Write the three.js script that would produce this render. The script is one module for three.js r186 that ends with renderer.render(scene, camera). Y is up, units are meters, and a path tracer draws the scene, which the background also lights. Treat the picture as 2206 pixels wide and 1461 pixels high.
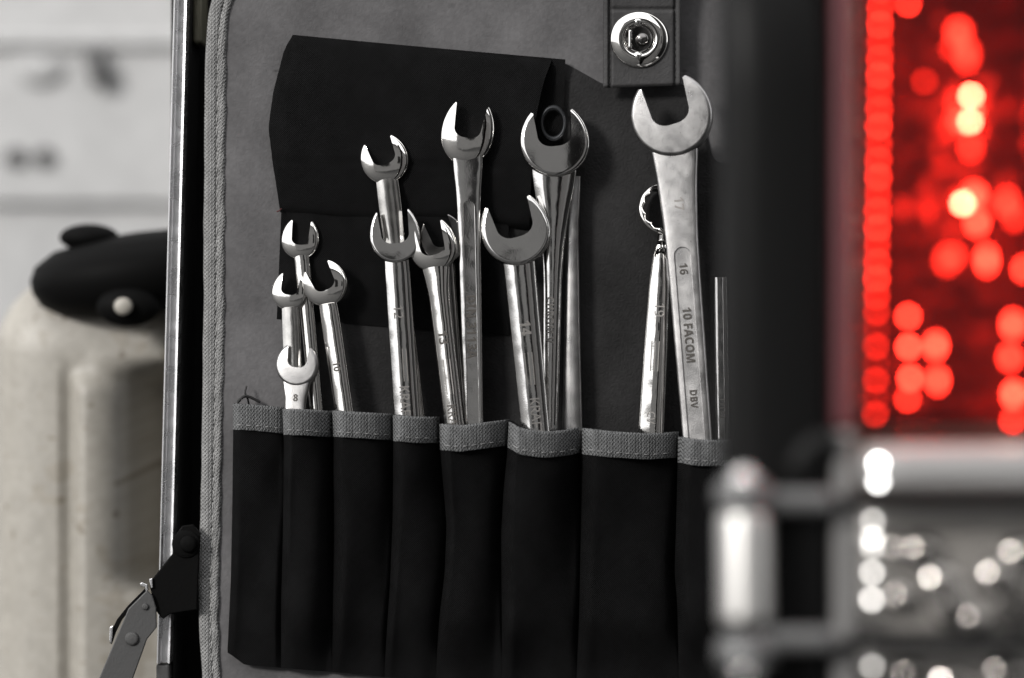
import * as THREE from 'three';
import { mergeGeometries, mergeVertices, toCreasedNormals } from 'three/addons/utils/BufferGeometryUtils.js';
import { TextGeometry } from 'three/addons/geometries/TextGeometry.js';
import { FontLoader } from 'three/addons/loaders/FontLoader.js';
import { Brush, Evaluator, SUBTRACTION } from 'three-bvh-csg';

// ---------------------------------------------------------------- camera, sky, sun, exposure
const scene = new THREE.Scene();
const D = 1.32, Y0 = 0.95, S = 0.000216;                 // distance to the tool panel, height of the lens, metres per photo pixel on the panel
const camera = new THREE.PerspectiveCamera(2 * Math.atan((1461 * S) / 2 / D) * 180 / Math.PI, 2206 / 1461, 0.05, 200);
camera.position.set(0, Y0, D);
camera.lookAt(0, Y0, 0);
camera.focus = D - 0.013;
camera.userData.fStop = 2.7;

function overcast() {                                     // even cloud cover, a little brighter overhead
  const W = 256, H = 128, d = new Float32Array(W * H * 4);
  for (let j = 0; j < H; j++) for (let i = 0; i < W; i++) {
    const up = Math.sin(((j + 0.5) / H - 0.5) * Math.PI), b = up < 0 ? 0.25 : 0.95 + 0.25 * up;
    const o = (j * W + i) * 4;
    d[o] = b; d[o + 1] = b * 0.995; d[o + 2] = b; d[o + 3] = 1;
  }
  const t = new THREE.DataTexture(d, W, H, THREE.RGBAFormat, THREE.FloatType);
  t.mapping = THREE.EquirectangularReflectionMapping; t.magFilter = THREE.LinearFilter; t.needsUpdate = true;
  return t;
}
scene.background = overcast();
scene.environment = scene.background;
const SUN = new THREE.Vector3(-0.6, 0.38, 0.71).normalize();
const sun = new THREE.DirectionalLight(0xfffcf8, 2.0);
sun.position.copy(SUN).multiplyScalar(6).add(new THREE.Vector3(0, Y0, 0));
sun.target.position.set(0, Y0, 0);
sun.castShadow = true;
sun.shadow.radius = 22;
sun.shadow.mapSize.set(2048, 2048);
Object.assign(sun.shadow.camera, { left: -1.6, right: 1.6, top: 1.6, bottom: -1.6, near: 0.5, far: 14 });
scene.add(sun, sun.target);

const renderer = new THREE.WebGLRenderer({ antialias: true });
renderer.toneMapping = THREE.LinearToneMapping;
renderer.toneMappingExposure = 1.7;
renderer.shadowMap.enabled = true;

// ---------------------------------------------------------------- helpers
let seed = 11;
const rnd = () => { seed = (seed * 1664525 + 1013904223) >>> 0; return seed / 4294967296; };
const clamp = (x, a = 0, b = 1) => Math.min(b, Math.max(a, x));
const smooth = (a, b, x) => { const t = clamp((x - a) / (b - a)); return t * t * (3 - 2 * t); };
const lerp = (a, b, t) => a + (b - a) * t;
const table = (rows, x) => {                              // piecewise smooth lookup in [[x, y], ...]
  if (x <= rows[0][0]) return rows[0][1];
  for (let i = 1; i < rows.length; i++) if (x <= rows[i][0]) return lerp(rows[i - 1][1], rows[i][1], (x - rows[i - 1][0]) / (rows[i][0] - rows[i - 1][0]));
  return rows[rows.length - 1][1];
};
const soft = (rows, x, w = 18) => { let s = 0; for (let k = -3; k <= 3; k++) s += table(rows, x + k * w / 3); return s / 7; };
// a point of the place from where it is seen at a given distance from the panel
const P = (px, py, z = 0) => { const k = (D - z) / D * S; return new THREE.Vector3((px - 1103) * k, Y0 + (730.5 - py) * k, z); };
const K = (z) => (D - z) / D * S;

const used = new Map();
function numbered(n) { const c = used.get(n) ?? 0; used.set(n, c + 1); return c ? `${n}_${String(c).padStart(3, '0')}` : n; }
function part(name, geo, mat, parent, label) {
  const m = new THREE.Mesh(geo, mat); m.name = parent ? name : numbered(name);
  m.castShadow = m.receiveShadow = true;
  (parent ?? scene).add(m);
  if (label) m.userData.label = label;
  return m;
}
function thing(name, label, category, group, at) {
  const g = new THREE.Group(); g.name = numbered(name); g.userData = { label, category };
  if (group) g.userData.group = group;
  if (at) g.position.copy(at);
  scene.add(g);
  return g;
}
function struct(name, geo, mat) { const m = part(name, geo, mat); m.userData.kind = 'structure'; return m; }
function planarUV(g) {                                    // uv in metres across the front
  const p = g.attributes.position, uv = new Float32Array(p.count * 2);
  for (let i = 0; i < p.count; i++) { uv[2 * i] = p.getX(i) + 0.37 * p.getZ(i); uv[2 * i + 1] = p.getY(i) + 0.21 * p.getZ(i); }
  g.setAttribute('uv', new THREE.BufferAttribute(uv, 2));
  return g;
}
function grid(nu, nv, f, uvOf) {                          // a surface from f(u, v)
  const pos = [], uv = [], idx = [];
  for (let j = 0; j <= nv; j++) for (let i = 0; i <= nu; i++) {
    const p = f(i / nu, j / nv); pos.push(p.x, p.y, p.z);
    const q = uvOf ? uvOf(i / nu, j / nv, p) : [p.x, p.y]; uv.push(q[0], q[1]);
  }
  for (let j = 0; j < nv; j++) for (let i = 0; i < nu; i++) {
    const a = j * (nu + 1) + i, b = a + 1, c = a + nu + 1, d = c + 1;
    idx.push(a, c, b, b, c, d);
  }
  const g = new THREE.BufferGeometry();
  g.setAttribute('position', new THREE.Float32BufferAttribute(pos, 3));
  g.setAttribute('uv', new THREE.Float32BufferAttribute(uv, 2));
  g.setIndex(idx); g.computeVertexNormals();
  return g;
}
function loft(rings) {                                    // closed rings of equal length, capped at both ends
  const n = rings[0].length, pos = [], idx = [];
  for (const r of rings) for (const p of r) pos.push(p[0], p[1], p[2]);
  for (let j = 0; j + 1 < rings.length; j++) for (let i = 0; i < n; i++) {
    const a = j * n + i, b = j * n + (i + 1) % n, c = a + n, d = b + n;
    idx.push(a, b, c, b, d, c);
  }
  const cap = (r, at, flip) => {
    const base = pos.length / 3, c = [0, 0, 0];
    for (const p of r) { pos.push(p[0], p[1], p[2]); for (let k = 0; k < 3; k++) c[k] += p[k] / n; }
    pos.push(...c);
    for (let i = 0; i < n; i++) { const a = base + i, b = base + (i + 1) % n; flip ? idx.push(base + n, b, a) : idx.push(base + n, a, b); }
  };
  cap(rings[0], 0, true); cap(rings[rings.length - 1], 0, false);
  const g = new THREE.BufferGeometry();
  g.setAttribute('position', new THREE.Float32BufferAttribute(pos, 3));
  g.setIndex(idx); g.computeVertexNormals();
  return planarUV(g);
}
const chaikin = (pts, times) => { for (let k = 0; k < times; k++) { const o = []; pts.forEach((p, i) => { const q = pts[(i + 1) % pts.length]; o.push([0.75 * p[0] + 0.25 * q[0], 0.75 * p[1] + 0.25 * q[1]], [0.25 * p[0] + 0.75 * q[0], 0.25 * p[1] + 0.75 * q[1]]); }); pts = o; } return pts; };
function plate(pxs, z, depth, bevel = 0.0004) {           // a flat plate with bevelled edges whose outline is given as seen
  const s = new THREE.Shape(pxs.map(([x, y]) => { const p = P(x, y, z + depth); return new THREE.Vector2(p.x, p.y); }));
  const g = new THREE.ExtrudeGeometry(s, { depth: depth - 2 * bevel, bevelSize: bevel, bevelThickness: bevel, bevelOffset: -bevel, bevelSegments: 3, curveSegments: 8 });
  g.translate(0, 0, z + bevel);
  return planarUV(g);
}
function box(x0, x1, y0, y1, z0, z1, r = 0.002) {         // a rounded box in metres
  const w = x1 - x0, h = y1 - y0, s = new THREE.Shape();
  s.moveTo(x0 + r, y0); s.lineTo(x1 - r, y0); s.quadraticCurveTo(x1, y0, x1, y0 + r); s.lineTo(x1, y1 - r); s.quadraticCurveTo(x1, y1, x1 - r, y1); s.lineTo(x0 + r, y1); s.quadraticCurveTo(x0, y1, x0, y1 - r); s.lineTo(x0, y0 + r); s.quadraticCurveTo(x0, y0, x0 + r, y0);
  const g = new THREE.ExtrudeGeometry(s, { depth: z1 - z0 - 2 * r, bevelSize: r, bevelThickness: r, bevelOffset: -r, bevelSegments: 4, curveSegments: 6 });
  g.translate(0, 0, z0 + r);
  return planarUV(g);
}
const tube = (pts, r, n = 24, m = 8) => planarUV(new THREE.TubeGeometry(new THREE.CatmullRomCurve3(pts), n, r, m));

// ---------------------------------------------------------------- textures
function valueNoise(n, s0) {                              // tileable value noise of n x n cells
  let s = s0; const r = () => { s = (s * 1664525 + 1013904223) >>> 0; return s / 4294967296; };
  const v = Array.from({ length: n * n }, r);
  return (x, y) => {
    x = ((x % 1) + 1) % 1 * n; y = ((y % 1) + 1) % 1 * n;
    const i = Math.floor(x), j = Math.floor(y), a = x - i, b = y - j, u = a * a * (3 - 2 * a), w = b * b * (3 - 2 * b);
    const g = (p, q) => v[((q % n) * n) + (p % n)];
    return lerp(lerp(g(i, j), g(i + 1, j), u), lerp(g(i, j + 1), g(i + 1, j + 1), u), w);
  };
}
const N4 = valueNoise(4, 3), N8 = valueNoise(8, 5), N16 = valueNoise(16, 7), N32 = valueNoise(32, 9), N64 = valueNoise(64, 13), N128 = valueNoise(128, 17);
const fbm = (x, y) => (N8(x, y) * 8 + N16(x, y) * 4 + N32(x, y) * 2 + N64(x, y) + N128(x, y) * 0.7) / 15.7;
function tex(n, tile, f, srgb = false, tileY = tile) {    // f(u, v) -> grey or [r, g, b] in 0..1; tile in metres
  const d = new Uint8Array(n * n * 4);
  for (let j = 0; j < n; j++) for (let i = 0; i < n; i++) {
    const c = f((i + 0.5) / n, (j + 0.5) / n), o = (j * n + i) * 4;
    for (let k = 0; k < 3; k++) d[o + k] = Math.round(255 * clamp(typeof c === 'number' ? c : c[k]));
    d[o + 3] = 255;
  }
  const t = new THREE.DataTexture(d, n, n, THREE.RGBAFormat);
  t.wrapS = t.wrapT = THREE.RepeatWrapping; t.magFilter = THREE.LinearFilter; t.repeat.set(1 / tile, 1 / tileY);
  if (srgb) t.colorSpace = THREE.SRGBColorSpace;
  t.needsUpdate = true;
  return t;
}
const TAU = 2 * Math.PI;
const weaveBump = tex(256, 0.0145, (u, v) => {            // tape: ribs across, broken by warp threads
  const a = Math.sin(TAU * (8 * v + 0.35 * Math.sin(TAU * 8 * u))), b = Math.cos(TAU * 10 * u);
  return 0.5 + 0.27 * a + 0.14 * b + 0.15 * (N64(u, v) - 0.5);
});
const weaveTint = tex(256, 0.031, (u, v) => 0.8 + 0.22 * (fbm(u, v) - 0.5) + 0.16 * (N128(u, v) - 0.5), true);
const twillBump = tex(256, 0.012, (u, v) => 0.5 + 0.32 * Math.sin(TAU * 12 * (u - v)) + 0.18 * (N128(u, v) - 0.5) + 0.25 * (N16(u, v) - 0.5));
const clothTint = tex(256, 0.06, (u, v) => { const l = N128(v, u) * N64(u + 0.4, v) > 0.86 ? 0.5 : 0; return 0.62 + 0.3 * (fbm(u, v) - 0.5) + 0.15 * (N128(u, v) - 0.5) + l; }, true);
const sheetTint = tex(512, 0.19, (u, v) => {              // coated cloth: mottled, with dark scuffs
  const scuff = Math.max(0, N32(u * 1.0 + 0.3, v) * N64(u, v) * N16(v, u) - 0.62) * 1.6;
  return 0.83 + 0.32 * (fbm(u, v) - 0.5) + 0.06 * (N128(u, v) - 0.5) - scuff;
}, true);
const sheetBump = tex(512, 0.09, (u, v) => 0.5 + 0.5 * (fbm(u, v) - 0.5) + 0.25 * (N128(u, v) - 0.5));
const wavyBump = tex(256, 0.03, (u, v) => 0.5 + 0.8 * (N4(u, v) - 0.5) + 0.3 * (N8(v, u) - 0.5) + 0.03 * (N64(u, v) - 0.5));
const smudge = tex(512, 0.045, (u, v) => {                // roughness multiplier: handled metal with fine scratches
  const scratch = N128(u * 0.12 + 0.7 * v, v * 2 - u) > 0.93 ? 0.25 : 0;
  return 0.5 + 0.6 * Math.pow(fbm(u, v), 1.5) + scratch;
});
const brushBump = tex(256, 0.012, (u, v) => 0.5 + 0.3 * (N128(u, v * 0.1) - 0.5) + 0.5 * (N64(v, u) - 0.5));
const satinTint = tex(512, 0.05, (u, v) => { const pit = N128(u, v) * N64(v, u) > 0.82 ? 0.35 : 0; return 0.88 + 0.25 * (fbm(u, v) - 0.5) - pit; }, true);
const grime = tex(512, 0.34, (u, v) => {                  // old milky plastic: specks, scuffs and small brown stains
  const speck = smooth(0.8, 0.93, N128(u, v) * 0.6 + N64(v, u) * 0.45), st = smooth(0.66, 0.72, N16(u + 0.2, v * 0.5) * 0.55 + N64(u, v) * 0.3 + N128(v, u) * 0.15) * 0.3, b = 0.88 + 0.06 * (N128(u, v) - 0.5) + 0.05 * (N64(u, v) - 0.5);
  return [b - 0.2 * st - 0.22 * speck, b - 0.008 - 0.23 * st - 0.24 * speck, b - 0.03 - 0.27 * st - 0.26 * speck];
}, true);
const plainTint = tex(512, 1.1, (u, v) => 0.9 + 0.14 * (fbm(u, v) - 0.5) + 0.06 * (N128(u, v) - 0.5), true);
const groundTint = tex(512, 1.3, (u, v) => 0.6 + 0.4 * (fbm(u, v) - 0.5) + 0.5 * (N128(u, v) - 0.5), true);

// ---------------------------------------------------------------- materials
const std = (o) => new THREE.MeshStandardMaterial({ side: THREE.DoubleSide, ...o });
const cloth = (o) => new THREE.MeshPhysicalMaterial({ side: THREE.DoubleSide, specularIntensity: 0.15, ...o });
const rgb = (r, g = r, b = r) => new THREE.Color().setRGB(r, g, b);
const M = {
  sheet: cloth({ specularIntensity: 0.4, color: rgb(0.122, 0.119, 0.122), map: sheetTint, bumpMap: sheetBump, bumpScale: 0.00025, roughness: 0.7 }),
  tape: cloth({ color: rgb(0.37, 0.37, 0.367), map: weaveTint, bumpMap: weaveBump, bumpScale: 0.001, roughness: 0.85 }),
  trim: cloth({ color: rgb(0.21, 0.214, 0.217), map: weaveTint, bumpMap: weaveBump, bumpScale: 0.0012, roughness: 0.85 }),
  thread: cloth({ color: rgb(0.34, 0.34, 0.335), roughness: 0.8 }),
  trimThread: cloth({ color: rgb(0.25), roughness: 0.85 }),
  darkThread: std({ color: rgb(0.012), roughness: 0.8 }),
  black: cloth({ color: rgb(0.0105, 0.0105, 0.011), map: clothTint, bumpMap: twillBump, bumpScale: 0.00045, roughness: 0.82 }),
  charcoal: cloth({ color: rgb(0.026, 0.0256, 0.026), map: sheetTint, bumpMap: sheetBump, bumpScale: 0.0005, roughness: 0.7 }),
  leather: cloth({ specularIntensity: 0.4, color: rgb(0.055, 0.054, 0.055), map: sheetTint, bumpMap: sheetBump, bumpScale: 0.0003, roughness: 0.6 }),
  chrome: std({ color: rgb(0.82, 0.805, 0.78), metalness: 1, roughness: 0.07, roughnessMap: smudge, bumpMap: wavyBump, bumpScale: 0.00014 }),
  chromeWorn: std({ color: rgb(0.74, 0.725, 0.7), metalness: 1, roughness: 0.24, roughnessMap: smudge, map: satinTint, bumpMap: wavyBump, bumpScale: 0.00018 }),
  polished: std({ color: rgb(0.74, 0.73, 0.715), metalness: 1, roughness: 0.14, roughnessMap: smudge, bumpMap: wavyBump, bumpScale: 0.00016 }),
  satin: std({ color: rgb(0.47, 0.462, 0.458), map: satinTint, metalness: 1, roughness: 0.5, roughnessMap: smudge, bumpMap: brushBump, bumpScale: 0.00004 }),
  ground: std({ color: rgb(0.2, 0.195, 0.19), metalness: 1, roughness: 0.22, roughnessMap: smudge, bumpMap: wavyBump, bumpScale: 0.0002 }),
  stamp: std({ color: rgb(0.06, 0.055, 0.05), metalness: 0.6, roughness: 0.55 }),
  greyStamp: std({ color: rgb(0.22, 0.21, 0.2), metalness: 0.8, roughness: 0.45 }),
  aluminium: std({ color: rgb(0.75, 0.75, 0.76), metalness: 1, roughness: 0.4, roughnessMap: smudge, bumpMap: brushBump, bumpScale: 0.00003 }),
  shell: cloth({ color: rgb(0.011), roughness: 0.45, bumpMap: sheetBump, bumpScale: 0.0004 }),
  blackSteel: cloth({ specularIntensity: 0.06, color: rgb(0.0035), roughness: 0.5, bumpMap: sheetBump, bumpScale: 0.00015 }),
  greySteel: cloth({ specularIntensity: 0.6, color: rgb(0.05), roughness: 0.45, bumpMap: sheetBump, bumpScale: 0.00015 }),
  olive: std({ color: rgb(0.12, 0.115, 0.085), metalness: 0.3, roughness: 0.4 }),
  post: cloth({ specularIntensity: 0.14, color: rgb(0.005), roughness: 0.4 }),
  plastic: new THREE.MeshPhysicalMaterial({ side: THREE.DoubleSide, color: rgb(0.35, 0.337, 0.315), map: grime, roughness: 0.5 }),
  cap: cloth({ specularIntensity: 0.05, color: rgb(0.004), roughness: 0.55 }),
  white: std({ color: rgb(0.46, 0.46, 0.46), map: plainTint, roughness: 0.55 }),
  hole: std({ color: rgb(0.02), roughness: 0.6 }),
  asphalt: std({ color: rgb(0.06, 0.06, 0.06), map: groundTint, roughness: 0.92 }),
  facade: std({ color: rgb(0.23, 0.228, 0.224), map: plainTint, roughness: 0.85 }),
  barrel: std({ color: rgb(0.5, 0.49, 0.475), metalness: 1, roughness: 0.37 }),
  dullSteel: std({ color: rgb(0.14), metalness: 0.8, roughness: 0.5 }),
  lampGrey: std({ color: rgb(0.17, 0.166, 0.164), roughness: 0.45 }),
  rimRed: std({ color: rgb(0.085, 0.02, 0.024), roughness: 0.4 }),
  reflectorRed: cloth({ color: rgb(0.06, 0.045, 0.045), roughness: 0.6 }),
  lampBand: std({ color: rgb(0.26, 0.256, 0.253), roughness: 0.4 }),
  reflector: std({ color: rgb(0.52, 0.512, 0.5), metalness: 0.6, roughness: 0.4 }),
  facet: std({ color: rgb(0.52, 0.512, 0.5), metalness: 1, roughness: 0.06 }),
  redFacet: std({ color: rgb(0.07, 0.055, 0.055), metalness: 0.9, roughness: 0.3 }),
  redLens: new THREE.MeshPhysicalMaterial({ side: THREE.DoubleSide, color: rgb(0.92, 0.15, 0.12), transmission: 1, thickness: 0, roughness: 0.05, ior: 1.49 }),
  clearLens: new THREE.MeshPhysicalMaterial({ side: THREE.DoubleSide, color: rgb(0.92, 0.91, 0.9), transmission: 1, thickness: 0, roughness: 0.05, ior: 1.49 }),
};
const glowing = new Map();
const glow_bead = (k, c = [1, 0.82, 0.66]) => { const key = k + ':' + c; if (!glowing.has(key)) glowing.set(key, new THREE.MeshStandardMaterial({ color: rgb(0.6), emissive: rgb(...c), emissiveIntensity: k * 0.6, roughness: 0.4 })); return glowing.get(key); };

// ---------------------------------------------------------------- the setting
{
  const g = new THREE.PlaneGeometry(120, 120); g.rotateX(-Math.PI / 2);
  const p = g.attributes.position, uv = g.attributes.uv;
  for (let i = 0; i < p.count; i++) uv.setXY(i, p.getX(i), p.getZ(i));
  struct('ground', g, M.asphalt);
}
{ // the white wall far behind: a smooth upper panel that overhangs a recessed lower wall
  const zw = -0.64, a = P(-1500, -2400, zw), b = P(3600, 440, zw);
  const w = struct('wall', box(a.x, b.x, b.y, a.y, zw - 0.006, zw, 0.0028), M.white);
  const low = part('lower_wall', box(a.x, b.x, 0, b.y + 0.05, zw - 0.14, zw - 0.0072, 0.004), M.white, w);
  const bar = (y, h, d) => { const p = P(0, y, zw); return box(a.x, b.x, p.y - h, p.y + h, zw - 0.001, zw + d, d * 0.45); };
  part('trim_rail', bar(90, 0.0045, 0.006), M.white, w);
  for (const x of [34, 97]) {
    const c = new THREE.CylinderGeometry(0.0066, 0.0066, 0.006, 20); c.rotateX(Math.PI / 2); const p = P(x, 340, zw);
    c.translate(p.x, p.y, zw + 0.001); part('bolt', c, M.hole, w);
  }
  part('hook', tube([P(203, 118, zw + 0.001), P(208, 140, zw + 0.008), P(222, 178, zw + 0.008)], 0.0075, 12, 10), std({ color: rgb(0.07), roughness: 0.6 }), w);
  part('knob', (() => { const g = new THREE.SphereGeometry(0.011, 16, 12); g.scale(1.5, 1, 0.4); const p = P(88, 150, zw); g.translate(p.x, p.y, zw + 0.002); return g; })(), std({ color: rgb(0.33), roughness: 0.6 }), w);
}
{ // unseen house added behind the photographer for the flat tool faces to mirror
  const t = thing('added_building', 'plain grey rendered house added out of view for the tools to mirror', 'added_building', null, new THREE.Vector3(3.2, 0, 7));
  part('wall', box(-5.2, 6, 0, 4.2, 0, 4, 0.03), M.facade, t);
  for (const x of [-3.6, -1.2, 1.2]) { part('window', box(x - 0.45, x + 0.45, 1.1, 2.5, -0.03, 0.02, 0.01), M.shell, t); }
  part('roof', box(-5.4, 6.2, 4.205, 4.4, -0.3, 4.2, 0.02), M.charcoal, t);
}

// ---------------------------------------------------------------- the white canister with the black cap
{
  const zc = -0.2, t = thing('canister', 'grimy off-white plastic canister with ribbed side and black cap behind the case', 'canister', null, new THREE.Vector3(P(255, 0, zc).x, 0, zc));
  const o = t.position, kz = K(-0.13);
  const cx = P(262, 0, -0.13).x, half = 300 * kz, yTop = P(0, 640, -0.13).y, yb = Math.max(0.001, yTop - 0.42);
  const relief = (dx, y) => {                             // how far the front stands out: ribs, a long handle recess with a round top
    const px = dx / kz + 262, py = 730.5 - (y - Y0) / kz;
    let r = 0;
    r += 0.009 * smooth(150, 168, px) * (1 - smooth(205, 222, px)) * smooth(800, 840, py);
    r -= 0.006 * smooth(128, 150, px) * (1 - smooth(156, 168, px)) * smooth(760, 860, py);
    r += 0.005 * smooth(236, 256, px) * (1 - smooth(280, 292, px)) * smooth(740, 830, py);
    const top = 770 + 55 * Math.pow(clamp((345 - px) / 60), 2);
    r -= 0.034 * smooth(288, 308, px) * (1 - smooth(395, 410, px)) * smooth(top, top + 60, py) * (1 - smooth(1240, 1300, py));
    return r;
  };
  const body = [];
  const rows = 120, ring = 220;
  for (let j = 0; j <= rows; j++) {
    const v = j / rows, y = lerp(yb, yTop + 0.014, v), sh = y > yTop - 0.03 ? Math.sqrt(Math.max(0, 1 - Math.pow((y - yTop + 0.03) / 0.046, 2))) : 1, r = [];
    for (let i = 0; i < ring; i++) {
      const a = i / ring * TAU, e = 0.42, ca = Math.cos(a), sa = Math.sin(a);
      let x = Math.sign(ca) * Math.pow(Math.abs(ca), e) * half * lerp(0.35, 1, sh), z = Math.sign(sa) * Math.pow(Math.abs(sa), e) * 0.07 * lerp(0.4, 1, sh);
      if (sa > 0) z += relief(x, y) * smooth(0.3, 0.75, sa);
      r.push([cx + x - o.x, y, z]);
    }
    body.push(r);
  }
  part('body', loft(body.map((r) => r.slice().reverse())), M.plastic, t);
  const capAt = P(303, 583, -0.13), cap = new THREE.LatheGeometry([[0, -0.024], [0.03, -0.0235], [0.048, -0.0195], [0.058, -0.0125], [0.0618, -0.004], [0.062, 0.003], [0.0585, 0.0105], [0.047, 0.018], [0.02, 0.0225], [0, 0.0232]].map((p) => new THREE.Vector2(...p)), 48);
  cap.scale(0.94, 0.88, 0.75); cap.rotateX(0.06); cap.rotateZ(0.13);
  cap.translate(capAt.x - o.x, capAt.y, capAt.z - o.z - 0.012);
  const capM = part('cap', cap, M.cap, t);
  const put = (g, px, py, z) => { const p = P(px, py, z); g.translate(p.x - o.x, p.y, p.z - o.z); return g; };
  const kn = new THREE.SphereGeometry(0.014, 24, 16); kn.scale(1.1, 0.5, 0.8); part('knob', put(kn, 192, 512, -0.135), M.cap, capM);
  const lip = new THREE.SphereGeometry(0.0145, 24, 16); lip.scale(1.1, 0.7, 0.6); part('spout_lip', put(lip, 276, 660, -0.101), M.cap, capM);
  const st = new THREE.SphereGeometry(0.0046, 16, 12); st.scale(1, 0.95, 0.5); part('stud', put(st, 265, 660, -0.09), M.plastic, capM, 'pale round stud on the black cap');
}

// ---------------------------------------------------------------- the tool case: lid shell, aluminium edge, lid stay
{
  const t = thing('tool_case', 'black tool case lid with bright aluminium edge and hinged lid stay', 'tool case', null, new THREE.Vector3(0, 0, 0));
  const xl = (py) => 392 - (py + 60) * 0.0265, yT = P(0, -150, 0).y, yB = P(0, 1760, 0).y;
  part('lid_shell', box(P(340, 0).x, P(1765, 0).x, yB, yT, -0.062, -0.048, 0.003), M.shell, t);
  const wall = (a, b, y0, y1, z0, z1) => { const q = [P(a[0], y0, 0), P(a[1], y1, 0)], r = [P(b[0], y0, 0), P(b[1], y1, 0)]; return loft([0, 1].map((k) => chaikin([[q[k].x, z1], [r[k].x, z1], [r[k].x, z0], [q[k].x, z0]], 1).map(([x, z]) => [x, q[k].y, z]))); };
  part('lid_side', wall([352, 398], [372, 414], 1760, -150, -0.05, -0.006), M.shell, t);
  part('lid_side', wall([1748, 1748], [1768, 1768], 1760, -150, -0.05, -0.004), M.shell, t);
  // edge profile: bright lip, shallow channel, second lip; it leans a little
  const prof = [[-0.0036, -0.008], [-0.0036, 0.002], [-0.0028, 0.0034], [-0.0017, 0.0028], [-0.0012, 0.0008], [0.0014, 0.0006], [0.002, 0.0024], [0.0028, 0.0026], [0.0034, 0.001], [0.0034, -0.008]];
  const railGeo = (y0, y1) => { const rings = []; for (const y of [y0, y1]) { const p = P(391 - y * 0.0258, y, 0); rings.push(prof.map(([x, z]) => [p.x + x * 0.95, p.y, z])); } return toCreasedNormals(loft(rings), 0.3); };
  part('edge_profile', railGeo(1428, -150), M.aluminium, t);
  const lowp = P(351, 1590, 0); part('corner_post', box(lowp.x - 0.0032, lowp.x + 0.0032, lowp.y, P(0, 1431, 0).y, -0.01, 0.0005, 0.0012), M.greySteel, t);
  part('hinge_strip', box(P(408, 0).x, P(428, 0).x, P(0, 88).y, yT - 0.004, -0.04, -0.012, 0.002), M.olive, t);
  const br = plate([[392, 1133], [376, 1156], [372, 1192], [328, 1247], [322, 1262], [328, 1290], [337, 1318], [344, 1328], [352, 1334], [366, 1323], [398, 1318], [424, 1314], [427, 1240], [431, 1150], [415, 1130]], 0.0045, 0.003, 0.0006);
  const stay = part('stay_bracket', br, M.blackSteel, t);
  const cyl = (px, py, z, r, h) => { const g = new THREE.LatheGeometry([[0, h], [r * 0.6, h * 0.96], [r * 0.92, h * 0.7], [r, h * 0.3], [r, 0]].map((p) => new THREE.Vector2(...p)), 24); g.rotateX(Math.PI / 2); const p = P(px, py, z); g.translate(p.x, p.y, p.z); return g; };
  part('pivot', cyl(407, 1172, 0.0074, 0.0042, 0.004), M.blackSteel, stay);
  part('pivot', cyl(401, 1172, 0.0074, 0.0066, 0.0016), M.blackSteel, stay);
  const arm = part('stay_arm', plate([[316, 1272], [276, 1312], [213, 1461], [180, 1540], [256, 1540], [286, 1461], [316, 1378], [337, 1352], [336, 1310], [328, 1284]], 0.0076, 0.0022, 0.0005), M.greySteel, t);
  part('rivet', cyl(313, 1307, 0.0098, 0.0016, 0.0012), M.greySteel, arm);
  part('rivet', cyl(284, 1376, 0.0098, 0.0032, 0.0016), M.greySteel, arm);
  part('stay_spring', plate([[318, 1262], [276, 1304], [252, 1334], [239, 1360], [236, 1386], [240, 1388], [249, 1362], [262, 1336], [282, 1310], [318, 1272]], 0.0045, 0.0026, 0.0004), M.blackSteel, t);
  part('stay_tab', plate([[301, 1257], [306, 1255], [317, 1260], [319, 1272], [314, 1275], [312, 1265], [302, 1262]], 0.0074, 0.002, 0.0003), M.aluminium, t, 'bright worn corner of the folded tab');
  part('stay_tab', plate([[321, 1248], [328, 1246], [329, 1266], [325, 1268]], 0.0078, 0.0012, 0.0003), M.aluminium, t);
  part('spring_end', plate([[236, 1352], [243, 1348], [242, 1372], [239, 1387], [235, 1380]], 0.0072, 0.0012, 0.0003), M.aluminium, t, 'bright bare end of the stay spring');
}

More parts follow.
